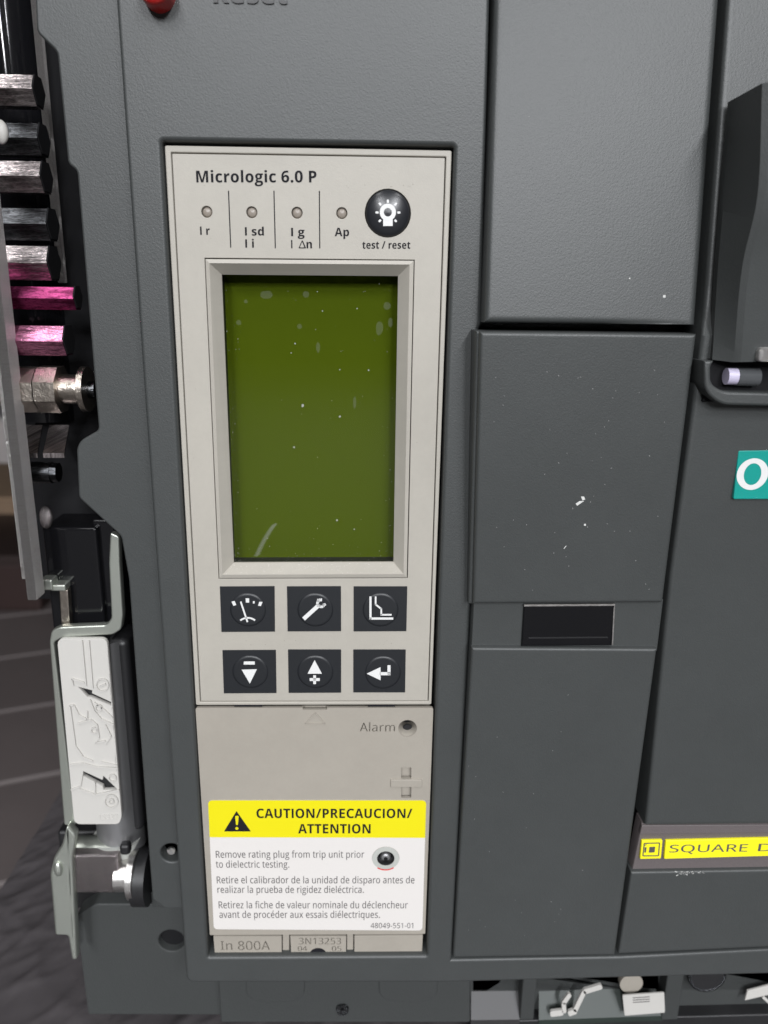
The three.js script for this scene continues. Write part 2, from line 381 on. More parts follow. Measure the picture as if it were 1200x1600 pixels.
{
  // flat cover with the opening for the trip unit
  const s = shapeOf([[176, -70], [767, -70], [752, 505], [746, 520], [736, 945], [706, 1500], [968, 1495], [1250, 1481], [1250, 1521], [700, 1536], [291, 1536]], zCover, [0, 0, 0, 0, 0, 0, 0, 0, 0, 0, 2.4]);
  s.holes.push(holeOf([[252, 220], [710, 228], [667, 1494], [325, 1496]], zCover, 0.7));
  mesh('front_cover', slabShape(s, zCover, 13, 0.9, 4), M.dark, breaker);
  // set-back flange along the left with its notched edge
  const fl = shapeOf([[52, -60], [57, 50], [89, 81], [106, 256], [120, 266], [154, 672], [119, 692], [123, 778], [189, 838], [201, 905], [238, 1405], [258, 1420], [304, 1420], [232, -60]], -6, [0, 1, 1, 1, 1, 1, 2.5, 1, 1, 0, 0, 0, 0, 0]);
  fl.holes.push(circlePath(268, 1333, -6, 17));
  mesh('side_flange', slabShape(fl, -6, 4, 0.5, 3), M.dark, breaker);
  mesh('flange_screw', new THREE.SphereGeometry(1.3 * mm, 20, 14).translate(...at(267, 1330, -10).toArray()), M.steel, breaker);
  // black case behind
  mesh('rear_case', boxPx(60, -90, 1290, 1420, -42, 90, 1), M.deep, breaker);
  // foot of the breaker
  const foot = shapeOf([[118, 1432], [150, 1412], [330, 1412], [1250, 1400], [1250, 1590], [137, 1586]], -18, [1.1, 1.1, 0, 0, 0, 1.1]);
  foot.holes.push(circlePath(268, 1470, -18, 20));
  mesh('foot_block', slabShape(foot, -18, 40, 0.6, 2), M.darkFlat, breaker);
  
  mesh('foot_hole_shade', boxPx(235, 1440, 305, 1500, -20.5, 3), M.deep, breaker);  // near-black block added in the hole to stand for its shade
  mesh('foot_shoulder', boxPx(236, 1395, 330, 1418, -14, 10, 0.5), M.darkFlat, breaker);
  mesh('lower_bar', slab([[340, 1520], [735, 1520], [735, 1598], [345, 1598]], -13, 6, 0.5, 0.3), M.darkFlat, breaker);
  for (const [x0, x1] of [[384, 476], [592, 684]]) {
    const pts = [];
    for (let i = 0; i <= 16; i++) { const a = Math.PI * i / 16; pts.push([(x0 + x1) / 2 - Math.cos(a) * (x1 - x0) / 2, 1543 + Math.pow(Math.sin(a), 0.6) * 24]); }
    pts.push([x1, 1520], [x0, 1520]);
    mesh('knockout', slab(pts, -12.5, 1.2, 0.3, 0.4), M.darkFlat, breaker);
  }
  const sc = at(535, 1577, -12.8);
  const screw = mesh('bar_screw', new THREE.CylinderGeometry(1.9 * mm, 2.1 * mm, 1.2 * mm, 28).rotateX(Math.PI / 2).translate(sc.x, sc.y, sc.z), M.darkMetal, breaker);
  mesh('slot', [stroke([527, 1574], [543, 1580], 4, -12.2, 0.1), stroke([538, 1571], [532, 1583], 4, -12.2, 0.1)], M.black, screw);
}
{
  const backing = boxPx(690, -90, 1290, 1492, -9, 3, 0.3);
  mesh('backing_plate', backing, M.black, breaker);
  mesh('upper_panel', bowed([[775, -70], [757, 504]], [[1130, -70], [1087, 508]], zBow, 9, 1.3), M.dark, breaker);
  mesh('middle_panel', bowed([[750, 518], [739, 944]], [[1089, 522], [1036, 942]], zBow, 9, 0.8), M.dark, breaker);
  mesh('middle_panel_rail', bowed([[744, 517], [732, 944]], [[752, 517], [741, 944]], (y) => zBow(y) - 1.6, 9, 0.5, 40, 8), M.dark, breaker);
  const strip = mesh('label_strip', bowed([[740, 938], [736, 1016]], [[1037, 937], [1027, 1018]], (y) => zBow(y) - 1.5, 6, 0.3, 20, 30), M.dark, breaker);
  const win = mesh('indicator_window', bowed([[819, 946], [815, 1010]], [[961, 945], [956, 1009]], (y) => zBow(y) - 0.6, 3, 0.35, 20, 20), M.gloss, strip);
  mesh('window_reflection', stroke([826, 997], [950, 996], 2, zBow(997) - 0.6, 0.12), M.black, win);  // stroke drawn in place of a reflection line on the glossy window
  mesh('window_rim', [stroke([819, 946], [961, 945], 3, zBow(945) - 0.7, 0.4), stroke([960, 946], [957, 1008], 2, zBow(975) - 0.7, 0.3)], M.steel, strip);
  mesh('lower_panel', bowed([[737, 1012], [708, 1497]], [[1027, 1014], [961, 1493]], zBow, 7, 0.7), M.dark, breaker);
  // right-hand section with nameplate recess and handle
  const L = [[1142, -70], [1098, 520], [1047, 900], [1008, 1291]];
  mesh('right_panel', bowed(L, [[1290, -70], [1290, 520], [1290, 900], [1290, 1288]], zBow, 9, 1.0), M.dark, breaker);
  mesh('right_lower_panel', bowed([[986, 1363], [966, 1491]], [[1290, 1358], [1290, 1476]], zBow, 9, 0.6, 30), M.dark, breaker);
  const np = mesh('nameplate', bowed([[1003, 1286], [986, 1366]], [[1290, 1284], [1290, 1362]], (y) => zBow(y) - 1.3, 4, 0.3, 20, 30), M.plate, breaker);
  const zn = zBow(1330) - 1.0;
  mesh('nameplate_step', slab([[1000, 1304], [1290, 1300], [1290, 1288], [1003, 1290]], zBow(1300) - 0.7, 1, 0.25), M.plate, breaker);
  // logo tile
  const Zl = (x, y) => [980 + x / 5.4545, 1280 + y / 5.4545];
  const logo = mesh('logo_tile', slab([Zl(125, 184), Zl(302, 180), Zl(288, 336), Zl(110, 341)], zn + 0.5, 1.2, 0.15, 0.2), M.logoYellow, np);
  const zt = zn + 0.5;
  mesh('logo_mark', [
    stroke(Zl(146, 207), Zl(276, 203), 1.6, zt), stroke(Zl(276, 203), Zl(267, 312), 1.8, zt), stroke(Zl(267, 312), Zl(134, 313), 1.6, zt), stroke(Zl(134, 313), Zl(146, 207), 1.8, zt),
    slab([Zl(150, 240), Zl(166, 240), Zl(160, 285), Zl(146, 285)], zt + 0.05, 0.06), slab([Zl(190, 237), Zl(240, 235), Zl(233, 283), Zl(184, 285)], zt + 0.05, 0.06),
    stroke(Zl(165, 218), Zl(150, 222), 1, zt),
  ], M.inkGrey, logo);
  const bar = mesh('name_bar', slab([Zl(330, 184), Zl(1700, 152), Zl(1700, 300), Zl(316, 340)], zt, 1.2, 0.15, 0.2), M.logoYellow, np);
  mesh('lettering', sheet(word('SQUARE', ...[Zl(356, 0)[0], Zl(1022, 0)[0]], Zl(0, 282)[1], 11.6, zt, fontR, -1.3), zt + 0.05), M.inkGrey, bar);
  mesh('lettering', sheet(word('D', Zl(1112, 0)[0], Zl(1240, 0)[0], Zl(0, 272)[1], 11.6, zt, fontR, -0.2), zt + 0.05), M.inkGrey, bar);
}
{ // charging handle
  const handle = new THREE.Group(); handle.name = 'pull_handle'; breaker.add(handle);
  const smooth = (l) => new THREE.CatmullRomCurve3(l.map((p) => at(...p))).getPoints(28);
  const back = smooth([[1137, 160, 5.5], [1124, 310, 7], [1116, 415, 8], [1109, 562, 10.5]]);
  const edge = smooth([[1142, 157, 8.5], [1131, 310, 10], [1122, 415, 11], [1113, 562, 12.5]]);
  const front = smooth([[1191, 130, 21], [1183, 310, 20], [1160, 415, 17.5], [1146, 566, 15]]);
  const lip = front.map((p, i) => V(p.x + 0.0012, p.y + 0.0001, p.z + 0.0006));
  const right = front.map((p) => V(p.x + 0.034, p.y + 0.001, p.z - 0.002)), rback = back.map((p, i) => V(right[i].x, p.y, p.z));
  const q = [], E = back.length - 1;
  for (let i = 0; i < E; i++) for (const [u, w] of [[back, edge], [edge, front], [front, lip], [lip, right], [right, rback]]) q.push([u[i], u[i + 1], w[i + 1], w[i]]);
  q.push([edge[0], front[0], right[0], rback[0]], [back[0], edge[0], rback[0], rback[0]], [back[E], rback[E], right[E], lip[E]], [back[E], lip[E], front[E], edge[E]]);
  mesh('grip', creased(quads(q), 0.35), M.dark, handle);
  // cup at its foot
  const z = zBow(600) + 4.6;
  const cup = shapeOf([[1100, 564], [1101, 612], [1126, 633], [1340, 637], [1340, 617], [1130, 612], [1111, 600], [1111, 572], [1116, 564]], z, [0, 3, 3, 0, 0, 2, 2, 1, 0]);
  mesh('foot_cup', slabShape(cup, z, 9, 0.6, 3), M.dark, handle);
  mesh('cup_floor', boxPx(1102, 560, 1290, 630, zBow(600) + 0.6, 2, 0.2), M.deep, handle);  // near-black floor carries the shade of the cavity in its colour
  mesh('pin', barX(1134, 1150, 588, z - 2.2, 26, 24), M.lavender, handle);
  mesh('pin_sleeve', barX(1150, 1184, 589, z - 2.6, 28, 24), M.smoke, handle);
  mesh('latch_bar', boxPx(1188, 543, 1290, 567, 17.5, 4, 0.8), M.steel, handle);
}
{ // OFF indicator
  const z = zBow(740);
  const o = new THREE.Group(); o.name = 'position_indicator'; breaker.add(o);
  mesh('flag', slab([[1154, 704], [1290, 702], [1290, 780], [1146, 780]], z + 0.5, 1.2, 0.2, 0.3), M.teal, o);
  const c = at(1176, 741, z + 0.6), r = at(1200.5, 741, z).x - at(1176, 741, z).x, ring = new THREE.Shape(), hole = new THREE.Path();
  ring.absellipse(c.x, c.y, r, r * 1.02, 0, Math.PI * 2, false, 0); hole.absellipse(c.x, c.y, r * 0.55, r * 0.7, 0, Math.PI * 2, false, 0); ring.holes.push(hole);
  mesh('lettering', sheet([ring], z + 0.56), M.white, o);
  mesh('clear_cover', slab([[1154, 703], [1290, 701], [1290, 781], [1146, 781]], z + 1.6, 0.8, 0.25, 0.3), M.glass, o);
}
{ // red reset button and its word
  const b = new THREE.Group(); b.name = 'reset_button'; breaker.add(b);
  const c = at(249, -8, zCover), r = at(290, -8, zCover).x - at(249, -8, zCover).x;
  const k = r * 0.62;
  mesh('button', new THREE.LatheGeometry([[0, 0.0062], [k * 0.6, 0.006], [k * 0.9, 0.0052], [k, 0.0042], [k * 1.02, -0.004]].map((p) => new THREE.Vector2(...p)), 48).rotateX(Math.PI / 2).translate(c.x, c.y, c.z), M.red, b);
  emboss('lettering', 'Reset', 334, 449, 5, 30, zCover, 0.35, M.black, breaker, font, 2);
}

// ------------------------------------------------------------------ trip unit
const unit = thing('trip_unit', 'beige electronic trip unit with green display set in the circuit breaker', 'trip unit');
{
  const frame = shapeOf([[257, 227], [706, 235], [674, 1101], [306, 1102]], 0, 0.5);
  frame.holes.push(holeOf([[267, 238], [697, 245], [669.5, 1096], [312.5, 1097]], 0, 0.2));
  mesh('frame', slabShape(frame, 0, 8, 0.25, 2), M.beige, unit);
  mesh('back_box', boxPx(275, 240, 690, 1100, -9.4, 20, 0.3), M.black, unit);
  const lowBack = shapeOf([[314, 1090], [668, 1090], [658, 1480], [336, 1482]], -5.2);
  mesh('lower_back', slabShape(lowBack, -5.2, 16), M.black, unit);
  const face = shapeOf([[268.8, 240], [695.2, 246.7], [668.2, 1094.6], [314, 1095.4]], -0.1, 0.2);
  face.holes.push(holeOf([[319.5, 403], [647.8, 406], [637, 903.6], [341.6, 904.6]], -0.1, 0.1));
  const leds = [[323, 331], [393.3, 331.7], [464, 332.5], [534, 333]];
  for (const [x, y] of leds) face.holes.push(circlePath(x, y, -0.1, 8.6));
  face.holes.push(circlePath(606, 333.4, -0.1, 36, THREE.Path, 0.99));
  mesh('face_plate', slabShape(face, -0.1, 3.5, 0.12, 2), M.beige, unit);
  for (const [x, y] of leds) {
    const c = at(x, y, 0), r = at(x + 8, y, 0).x - c.x;
    mesh('indicator_light', new THREE.LatheGeometry([[0, -0.0003], [r * 0.6, -0.0004], [r, -0.0007], [r, -0.003]].map((p) => new THREE.Vector2(...p)), 32).rotateX(Math.PI / 2).translate(c.x, c.y, c.z), M.lens, unit);
  }
  const zp = -0.1;
  for (const [a, b] of [[[357, 298], [360.5, 387]], [[428, 298], [430.2, 388]], [[499, 298], [499.6, 388]]]) mesh('divider_line', stroke(a, b, 1.7, zp, 0.04), M.ink, unit);
  print('lettering', 'Micrologic 6.0 P', 307, 494.6, 285, 18.2, zp, M.ink, unit);
  print('lettering', 'I r', 313, 328, 367, 13, zp, M.ink, unit);
  print('lettering', 'I sd', 383, 412.5, 368, 13, zp, M.ink, unit);
  print('lettering', 'I i', 383.5, 397, 387, 13, zp, M.ink, unit);
  print('lettering', 'I g', 455, 476, 369, 13, zp, M.ink, unit);
  print('lettering', 'I', 455, 457, 388, 13, zp, M.ink, unit);
  mesh('lettering', [stroke([467, 387.3], [477.5, 387.3], 1.5, zp), stroke([467.2, 387.5], [472.2, 376], 1.3, zp), stroke([477.3, 387.5], [472.2, 376], 1.8, zp)], M.ink, unit);
  print('lettering', 'n', 479, 487.5, 388, 13, zp, M.ink, unit);
  print('lettering', 'Ap', 523, 545.5, 369, 13, zp, M.ink, unit);
  print('lettering', 'test / reset', 566, 641, 388.5, 11.5, zp, M.ink, unit);
  // test / reset push button
  const c = at(606, 333.4, 0), r = at(641, 333.4, 0).x - c.x;
  const dome = [[0, 0.00115], [0.3, 0.00108], [0.6, 0.00085], [0.82, 0.0005], [0.93, 0.0002], [1, -0.0002], [1, -0.003]];
  const button = mesh('test_button', new THREE.LatheGeometry(dome.map(([a, b]) => new THREE.Vector2(a * r, b)), 64).rotateX(Math.PI / 2).translate(c.x, c.y, c.z), M.key, unit);
  button.material = S([0.016, 0.017, 0.02], 0.3, 0);
  const Z8 = (x, y) => [560 + x * 0.13333, 280 + y * 0.13333];
  const zs = 1.12, icon = [];
  const bulb = circlePath(...Z8(345, 388), zs, 95 * 0.1333, THREE.Shape); bulb.holes.push(circlePath(...Z8(345, 388), zs, 47 * 0.1333));
  icon.push(slabShape(bulb, zs + 0.08, 0.4));
  icon.push(slab([Z8(290, 460), Z8(402, 460), Z8(402, 548), Z8(290, 548)], zs + 0.06, 0.5));
  for (const [a, b] of [[[345, 238], [346, 280]], [[242, 276], [266, 306]], [[448, 276], [426, 308]], [[200, 388], [238, 391]], [[455, 391], [492, 390]], [[240, 500], [264, 474]], [[446, 500], [424, 472]]])
    icon.push(stroke(Z8(...a), Z8(...b), 3.4, zs - 0.25, 0.12, 0.2));
  mesh('symbol', icon, M.white, button);
  // display
  const o = [[321, 404.8], [646.4, 407.4], [635.6, 902], [342.8, 903]], m = [[327, 411], [640, 413.3], [630.5, 897], [347.5, 898]], i = [[346.4, 429], [622, 431.4], [614.8, 878], [365.3, 879]];
  const P = (l, z) => poly(l, z), a0 = P(o, -4), a1 = P(o, 0.1), a2 = P(m, 0.35), a3 = P(i, -2.4), a4 = a3.map((p) => V(p.x, p.y, -2.9 * mm));
  const q = [];
  for (let k = 0; k < 4; k++) { const n = (k + 1) % 4; for (const [u, w] of [[a0, a1], [a1, a2], [a2, a3], [a3, a4]]) q.push([u[n], u[k], w[k], w[n]]); }
  mesh('display_bezel', quads(q), M.beige, unit);
  mesh('display_screen', slab([[330, 412], [640, 414], [632, 898], [346, 899]], -8.6, 0.5), M.lcd, unit);
  const pane = mesh('display_pane', slab([[344, 426.5], [624.5, 429], [617, 880.5], [363, 881.5]], -2.6, 0.5), M.glass, unit);
  { const tub = [[343, 425], [626, 427.5], [618.5, 882], [361, 883]], t0 = P(tub, -2.9), t1 = P(tub, -8.7).map((p, k) => V(t0[k].x, t0[k].y, p.z)), tq = [];
    for (let k = 0; k < 4; k++) { const n = (k + 1) % 4; tq.push([t0[k], t0[n], t1[n], t1[k]]); }
    mesh('display_well', quads(tq), M.black, unit); }
  // dust and smears lying on the pane
  const bits = [], flake = (x, y, rp, sq = 1) => {
    const s = new THREE.Shape(), n = rp > 2.5 ? 18 : 6, p = at(x, y, -2.55), k = at(x + 1, y, -2.55).x - p.x;
    for (let j = 0; j < n; j++) { const a = j / n * 6.283, rr = rp * k * (n > 6 ? 0.88 + 0.2 * rnd() : 0.7 + 0.6 * rnd()); (j ? s.lineTo : s.moveTo).call(s, p.x + Math.cos(a) * rr * sq, p.y + Math.sin(a) * rr / sq); }
    return sheet([s], -2.55);
  };
  for (let j = 0; j < 190; j++) {
    let x = 352 + rnd() * 266, y = 438 + rnd() * 436;
    if (j % 3 === 0) y = 878 - rnd() * rnd() * 40; else if (j % 3 === 1) x = rnd() < 0.6 ? 352 + rnd() * rnd() * 40 + (y - 438) * 0.035 : 616 - rnd() * rnd() * 20 - (y - 438) * 0.01;
    x = Math.min(613, Math.max(351 + (y - 430) * 0.036, x));
    bits.push(flake(x, y, 0.2 + rnd() * rnd() * 0.7, 0.7 + rnd() * 0.8));
  }
  for (const [x, y, r0] of [[473, 634, 2.4], [531, 651, 1.7], [459.5, 699, 1.7], [526.5, 812.5, 1.7], [553.5, 827, 1.4], [461, 537, 1.2], [576, 578.5, 1.2], [531, 577.5, 1], [455, 551.5, 1], [504, 486, 1], [558, 482, 1]]) bits.push(flake(x, y, r0));
  tag(mesh('dust', bits, M.dust, pane), null, null, null, 'stuff');
  const smear = S([0.6, 0.62, 0.58], 0.8, 0, { transparent: true, opacity: 0.05 });
  const sm = [];
  for (const [x, y, r0, s0] of [[416.5, 460.5, 8, 1.3], [478, 460, 5, 1], [605, 478, 6, 1], [593, 513, 8, 0.75], [610, 504, 5, 0.7], [373, 504, 4, 1], [468, 510, 4, 1], [497, 543, 5, 0.6], [384, 471, 3, 1], [554, 629, 5, 0.5]]) sm.push(flake(x, y, r0, s0));
  for (let j = 0; j < 15; j++) { const t = j / 14; sm.push(slab([[431 - 28 * t, 817 + 46 * t * (0.7 + 0.3 * t)], [434 - 26 * t, 819 + 46 * t * (0.7 + 0.3 * t)], [427 - 26 * t, 823 + 47 * t * (0.7 + 0.3 * t)], [423 - 27 * t, 821 + 47 * t * (0.7 + 0.3 * t)]], -2.52, 0.03)); }
  tag(mesh('smears', sm, smear, pane), null, null, null, 'stuff');
  { // dust caught on the lower bevel, dirt specks on the face
    const l = [], d = [], mix = (a, b, t) => a.clone().lerp(b, t);
    const bit = (p, rr, list) => { const sh = new THREE.Shape(); for (let j = 0; j < 5; j++) { const a = j / 5 * 6.283, q = rr * (0.6 + 0.7 * rnd()); (j ? sh.lineTo : sh.moveTo).call(sh, p.x + Math.cos(a) * q * 1.3, p.y + Math.sin(a) * q); } list.push(sheet([sh], p.z / mm)); };
    for (let j = 0; j < 170; j++) { const u = rnd(), v = 0.08 + 0.86 * rnd(), p = mix(mix(a2[3], a2[2], u), mix(a3[3], a3[2], u), v); p.z += 0.00012; bit(p, (0.03 + 0.05 * rnd()) * mm, l); }
    for (let j = 0; j < 46; j++) { let x = 280 + rnd() * 390, y = 250 + rnd() * 830; if (x > 318 && x < 650 && y > 398 && y < 1086) { y = y > 650 ? 1000 + rnd() * 8 : 288 + rnd() * 6; } x = Math.min(x, 690 - (y - 250) * 0.03); x = Math.max(x, 276 + (y - 250) * 0.055); bit(at(x, y, -0.06), (0.03 + 0.06 * rnd()) * mm, d); }
    tag(mesh('bevel_dust', l, M.labelWhite, unit), null, null, null, 'stuff');
    tag(mesh('dirt_specks', d, S([0.2, 0.18, 0.15], 0.8), unit), null, null, null, 'stuff');
  }
  // six membrane keys
  const Z6 = (x, y) => [280 + x / 2.727, 840 + y / 2.727];
  const keys = [
    [[[343.4, 916.5], [429, 916], [429.6, 987], [346, 987.6]], [293, 308]], [[[448.3, 916.3], [532.7, 916], [533, 986.3], [449.4, 986.7]], [580, 308]], [[[552.5, 916.3], [636.4, 916.3], [635, 986.3], [552.5, 986.7]], [858, 308]],
    [[[347.5, 1016], [431, 1015.6], [432, 1083], [349.7, 1083.5]], [303, 572]], [[[450, 1015], [533, 1015], [533, 1082.4], [451, 1082.8]], [580, 572]], [[[552, 1015], [634, 1015], [633, 1082], [552, 1082]], [868, 575]],
  ];
  const zk = 0.06, zi = 0.3, B = (a, b, w) => stroke(Z6(...a), Z6(...b), w / 2.727, zi, 0.05);
  const area = (pts) => slab(pts.map((p) => Z6(...p)), zi + 0.05, 0.06);
  const arcs = (cx, cy, r0, a0, a1, w, n = 10) => { const l = []; for (let j = 0; j < n; j++) { const u = a0 + (a1 - a0) * j / n, v = a0 + (a1 - a0) * (j + 1) / n; l.push(B([cx + r0 * Math.cos(u), cy + r0 * Math.sin(u)], [cx + r0 * Math.cos(v), cy + r0 * Math.sin(v)], w)); } return l; };
  const icons = [
    [B([262, 273], [291, 360], 7), ...arcs(292, 392, 50, -2.25, -0.9, 7), area([[223, 273], [236, 270], [243, 287], [231, 291]]), area([[283, 259], [298, 259], [298, 277], [284, 277]]), area([[341, 274], [355, 274], [348, 292], [336, 290]]), area([[314, 271], [322, 271], [321, 281], [314, 281]])],
    [B([530, 347], [597, 286], 17), ...arcs(604, 280, 15, 0.2, 5.0, 12, 12).slice(0, 12), B([590, 275], [594, 262], 10), B([612, 291], [624, 283], 10)],
    [B([815, 251], [815, 349], 9), B([811, 345], [912, 345], 9), B([837, 251], [837, 287], 7), B([836, 284], [862, 305], 7), B([861, 302], [861, 330], 7), B([858, 329], [905, 329], 7)],
    [area([[276, 528], [322, 528], [322, 541], [274, 541]]), area([[266, 563], [331, 561], [301, 622]])],
    [area([[577, 522], [608, 580], [547, 580]]), B([577, 587], [577, 624], 12), B([556, 605], [599, 605], 12)],
    [area([[799, 580], [858, 552], [858, 608]]), B([855, 580], [900, 580], 13), B([894, 586], [894, 544], 13)],
  ];
  keys.forEach(([pts, [kx, ky]], n) => {
    const key = mesh('key', slab(pts, zk, 0.3, 0.03, 0.1), M.key, unit);
    const kc = at(...Z6(kx, ky), zk), kr = at(Z6(kx, ky)[0] + 28, Z6(kx, ky)[1], zk).x - kc.x;
    mesh('key_dome', new THREE.LatheGeometry([[0, 0.00023], [0.86, 0.00023], [0.94, 0.00019], [1, 0], [1.01, -0.0001]].map(([a, b]) => new THREE.Vector2(a * kr, b)), 48).rotateX(Math.PI / 2).translate(kc.x, kc.y, kc.z), M.key, key);
    mesh('symbol', icons[n], M.white, key);
  });
}
{ // lower flap, plug tabs and caution label
  const Z7 = (x, y) => [280 + x / 2.727, 1080 + y / 2.727];
  const outline = [[305.5, 1106], [677, 1106], [664.3, 1459], [328, 1461]];
  const hinge = shapeOf([[312, 1103], [672, 1103], [672, 1108], [312, 1108]], -2.2);
  mesh('hinge_strip', slabShape(hinge, -2.2, 2), M.beigeLow, unit);
  const zTop = 0.1, top = shapeOf([[305.5, 1106], [473, 1106], [473, 1109], [511, 1109], [511, 1106], [677, 1106], [664.3, 1459], [328, 1461]], zTop, [0.6, 0, 0, 0, 0, 0.6, 0.3, 0.3]);
  top.holes.push(circlePath(...Z7(973, 158), zTop, 14.6), holeOf([Z7(946, 325), Z7(989, 325), Z7(989, 455), Z7(946, 455)], zTop, 0.2), circlePath(...Z7(880, 712), zTop, 14));
  const parts = engrave(top, [word('Alarm', 562, 617, 1143, 13.5, zTop, fontR)]);
  const flap = mesh('lower_flap', parts.map((s) => slabShape(s, zTop, 0.9)), M.beigeLow, unit);
  const body = shapeOf([[306, 1109], [676.5, 1109], [664, 1459], [328.3, 1461]], -0.8, 0.3);
  body.holes.push(circlePath(...Z7(973, 158), -0.8, 14.6), holeOf([Z7(946, 325), Z7(989, 325), Z7(989, 455), Z7(946, 455)], -0.8, 0.2), circlePath(...Z7(880, 712), -0.8, 14));
  mesh('flap_body', slabShape(body, -0.8, 1.9), M.beigeLow, flap);
  const cone = (x, y, r0, r1, deep) => { const c = at(x, y, 0), k = at(x + 1, y, 0).x - c.x; return new THREE.LatheGeometry([[r0 * k, zTop * mm], [r0 * k * 0.97, -0.0002], [r1 * k, -deep], [r1 * k, -deep - 0.004]].map((p) => new THREE.Vector2(...p)), 40).rotateX(Math.PI / 2).translate(c.x, c.y, 0); };
  const socket = mesh('alarm_socket', cone(...Z7(973, 158), 14.7, 8.5, 0.0016), M.beigeLow, flap);
  mesh('socket_shade', new THREE.CylinderGeometry(1.25 * mm, 1.25 * mm, 0.4 * mm, 28).rotateX(Math.PI / 2).translate(...at(...Z7(973, 158), -1.75).toArray()), M.black, socket);  // black disc added in the tube to stand for the shade inside
  mesh('cross_bar', slab([Z7(901, 378), Z7(1035, 378), Z7(1035, 410), Z7(901, 410)], zTop + 0.5, 1.6, 0.15, 0.1), M.beigeLow, flap);
  const slotFloor = slab([Z7(935, 310), Z7(998, 310), Z7(998, 465), Z7(935, 465)], -1.5, 1);
  mesh('slot_floor', slotFloor, M.beigeLow, flap);
  mesh('arrow_mark', [stroke(Z7(537, 140), Z7(580, 93), 1.6, zTop, 0.25), stroke(Z7(580, 93), Z7(622, 140), 1.6, zTop, 0.25), stroke(Z7(622, 140), Z7(537, 140), 1.6, zTop, 0.25)], M.beigeLow, flap);
  for (const [x0, x1] of [[366, 410], [575, 617]]) mesh('vent_slot', stroke([x0, 1102.8], [x1, 1102.8], 2.6, 0, 0.03), M.ink, flap);
  // caution label
  const zl = zTop + 0.14, lab = [[325, 1250.5], [666, 1250.5], [660, 1454], [334, 1452]];
  const ls = shapeOf(lab, zl, 1.3); ls.holes.push(circlePath(...Z7(880, 712), zl, 21.5));
  const label = mesh('caution_label', slabShape(ls, zl, 0.1), M.labelWhite, unit);
  label.userData.label = 'white caution sticker with yellow heading';
  const head = shapeOf([[325, 1250.5], [666, 1250.5], [664.2, 1309], [327.6, 1308]], zl, [1.3, 1.3, 0.05, 0.05]);
  mesh('heading_band', slabShape(head, zl + 0.05, 0.08), M.yellow, label);
  const zh = zl + 0.05;
  const tri = shapeOf([[350, 1299], [369.5, 1267], [392, 1299]], zh, 0.2);
  mesh('warning_triangle', sheet([tri], zh + 0.05), M.ink, label);
  mesh('exclamation_mark', [slab([[367.3, 1275], [373, 1275], [371.6, 1289], [368.8, 1289]], zh + 0.12, 0.08, 0, 0.3), slabShape(circlePath(370.2, 1294, zh, 2.4, THREE.Shape), zh + 0.12, 0.08)], M.yellow, label);
  print('lettering', 'CAUTION/PRECAUCION/', 401, 644, 1278, 14.5, zh, M.ink, label);
  print('lettering', 'ATTENTION', 466, 579, 1302, 14.5, zh, M.ink, label);
  for (const [t, x0, x1, b] of [['Remove rating plug from trip unit prior', 337.5, 569, 1340], ['to dielectric testing.', 337.5, 452, 1355.5], ['Retire el calibrador de la unidad de disparo antes de', 339, 647.5, 1380], ['realizar la prueba de rigidez dieléctrica.', 340, 568.5, 1395], ['Retirez la fiche de valeur nominale du déclencheur', 342, 637, 1419], ['avant de procéder aux essais diélectriques.', 343, 593.5, 1434]])
    print('lettering', t, x0, x1, b, 10.6, zl, M.inkGrey, label, fontR);
  print('lettering', '48049-551-01', 579, 645.5, 1450, 8, zl, M.inkGrey, label, fontR);
  const ring = circlePath(...Z7(880, 712), 0, 21.4, THREE.Shape); ring.holes.push(circlePath(...Z7(880, 712), 0, 13.5));
  mesh('plug_rim', slabShape(ring, zTop + 0.1, 0.25, 0.1, 2), M.greyPlastic, label);
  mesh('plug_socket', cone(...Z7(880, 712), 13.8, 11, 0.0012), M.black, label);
  const sc = at(...Z7(880, 712), -1.6);
  mesh('plug_screw', new THREE.LatheGeometry([[0, 0.0002], [0.0009, 0.0001], [0.0014, -0.0002], [0.0015, -0.001]].map((p) => new THREE.Vector2(...p)), 32).rotateX(Math.PI / 2).translate(sc.x, sc.y, sc.z), M.gun, label);
  mesh('screw_slot', new THREE.CylinderGeometry(0.6 * mm, 0.6 * mm, 0.3 * mm, 6).rotateX(Math.PI / 2).translate(sc.x, sc.y, sc.z + 0.15 * mm), M.deep, label);
  { const c = at(...Z7(880, 712), zl), k = at(603, 1341, zl).x - at(602, 1341, zl).x, s = new THREE.Shape(); s.absarc(c.x, c.y, 22.6 * k, -2.2, -0.94, false); s.absarc(c.x, c.y, 20.6 * k, -0.94, -2.2, true); mesh('red_ring_print', sheet([s], zl + 0.03), M.red, label); }
  // tabs of the rating plug
  const zt = -0.5;
  const plug = new THREE.Group(); plug.name = 'rating_plug'; unit.add(plug);
  const tab1 = shapeOf([[333.5, 1462.5], [440, 1462.5], [440, 1491], [336, 1492.5]], zt, 0.15), tab2 = shapeOf([[453.5, 1462.5], [541, 1462.5], [540.5, 1490.5], [455, 1491]], zt, 0.15), tab3 = shapeOf([[553.5, 1462.5], [661, 1461.5], [659.5, 1489.5], [553.5, 1490.5]], zt, 0.36);
  const e1 = engrave(tab1, [word('In 800A', 345, 422, 1484.5, 14, zt, fontR)]), e2 = engrave(tab2, [word('3N13253', 467, 533, 1475.5, 10, zt, fontR), word('04', 465.5, 480, 1486, 7.5, zt, fontR), word('05', 518.5, 533.5, 1486, 7.5, zt, fontR)]);
  const both = (list, pts) => [...list.map((s) => slabShape(s, zt, 0.8)), slab(pts, zt - 0.75, 4)];
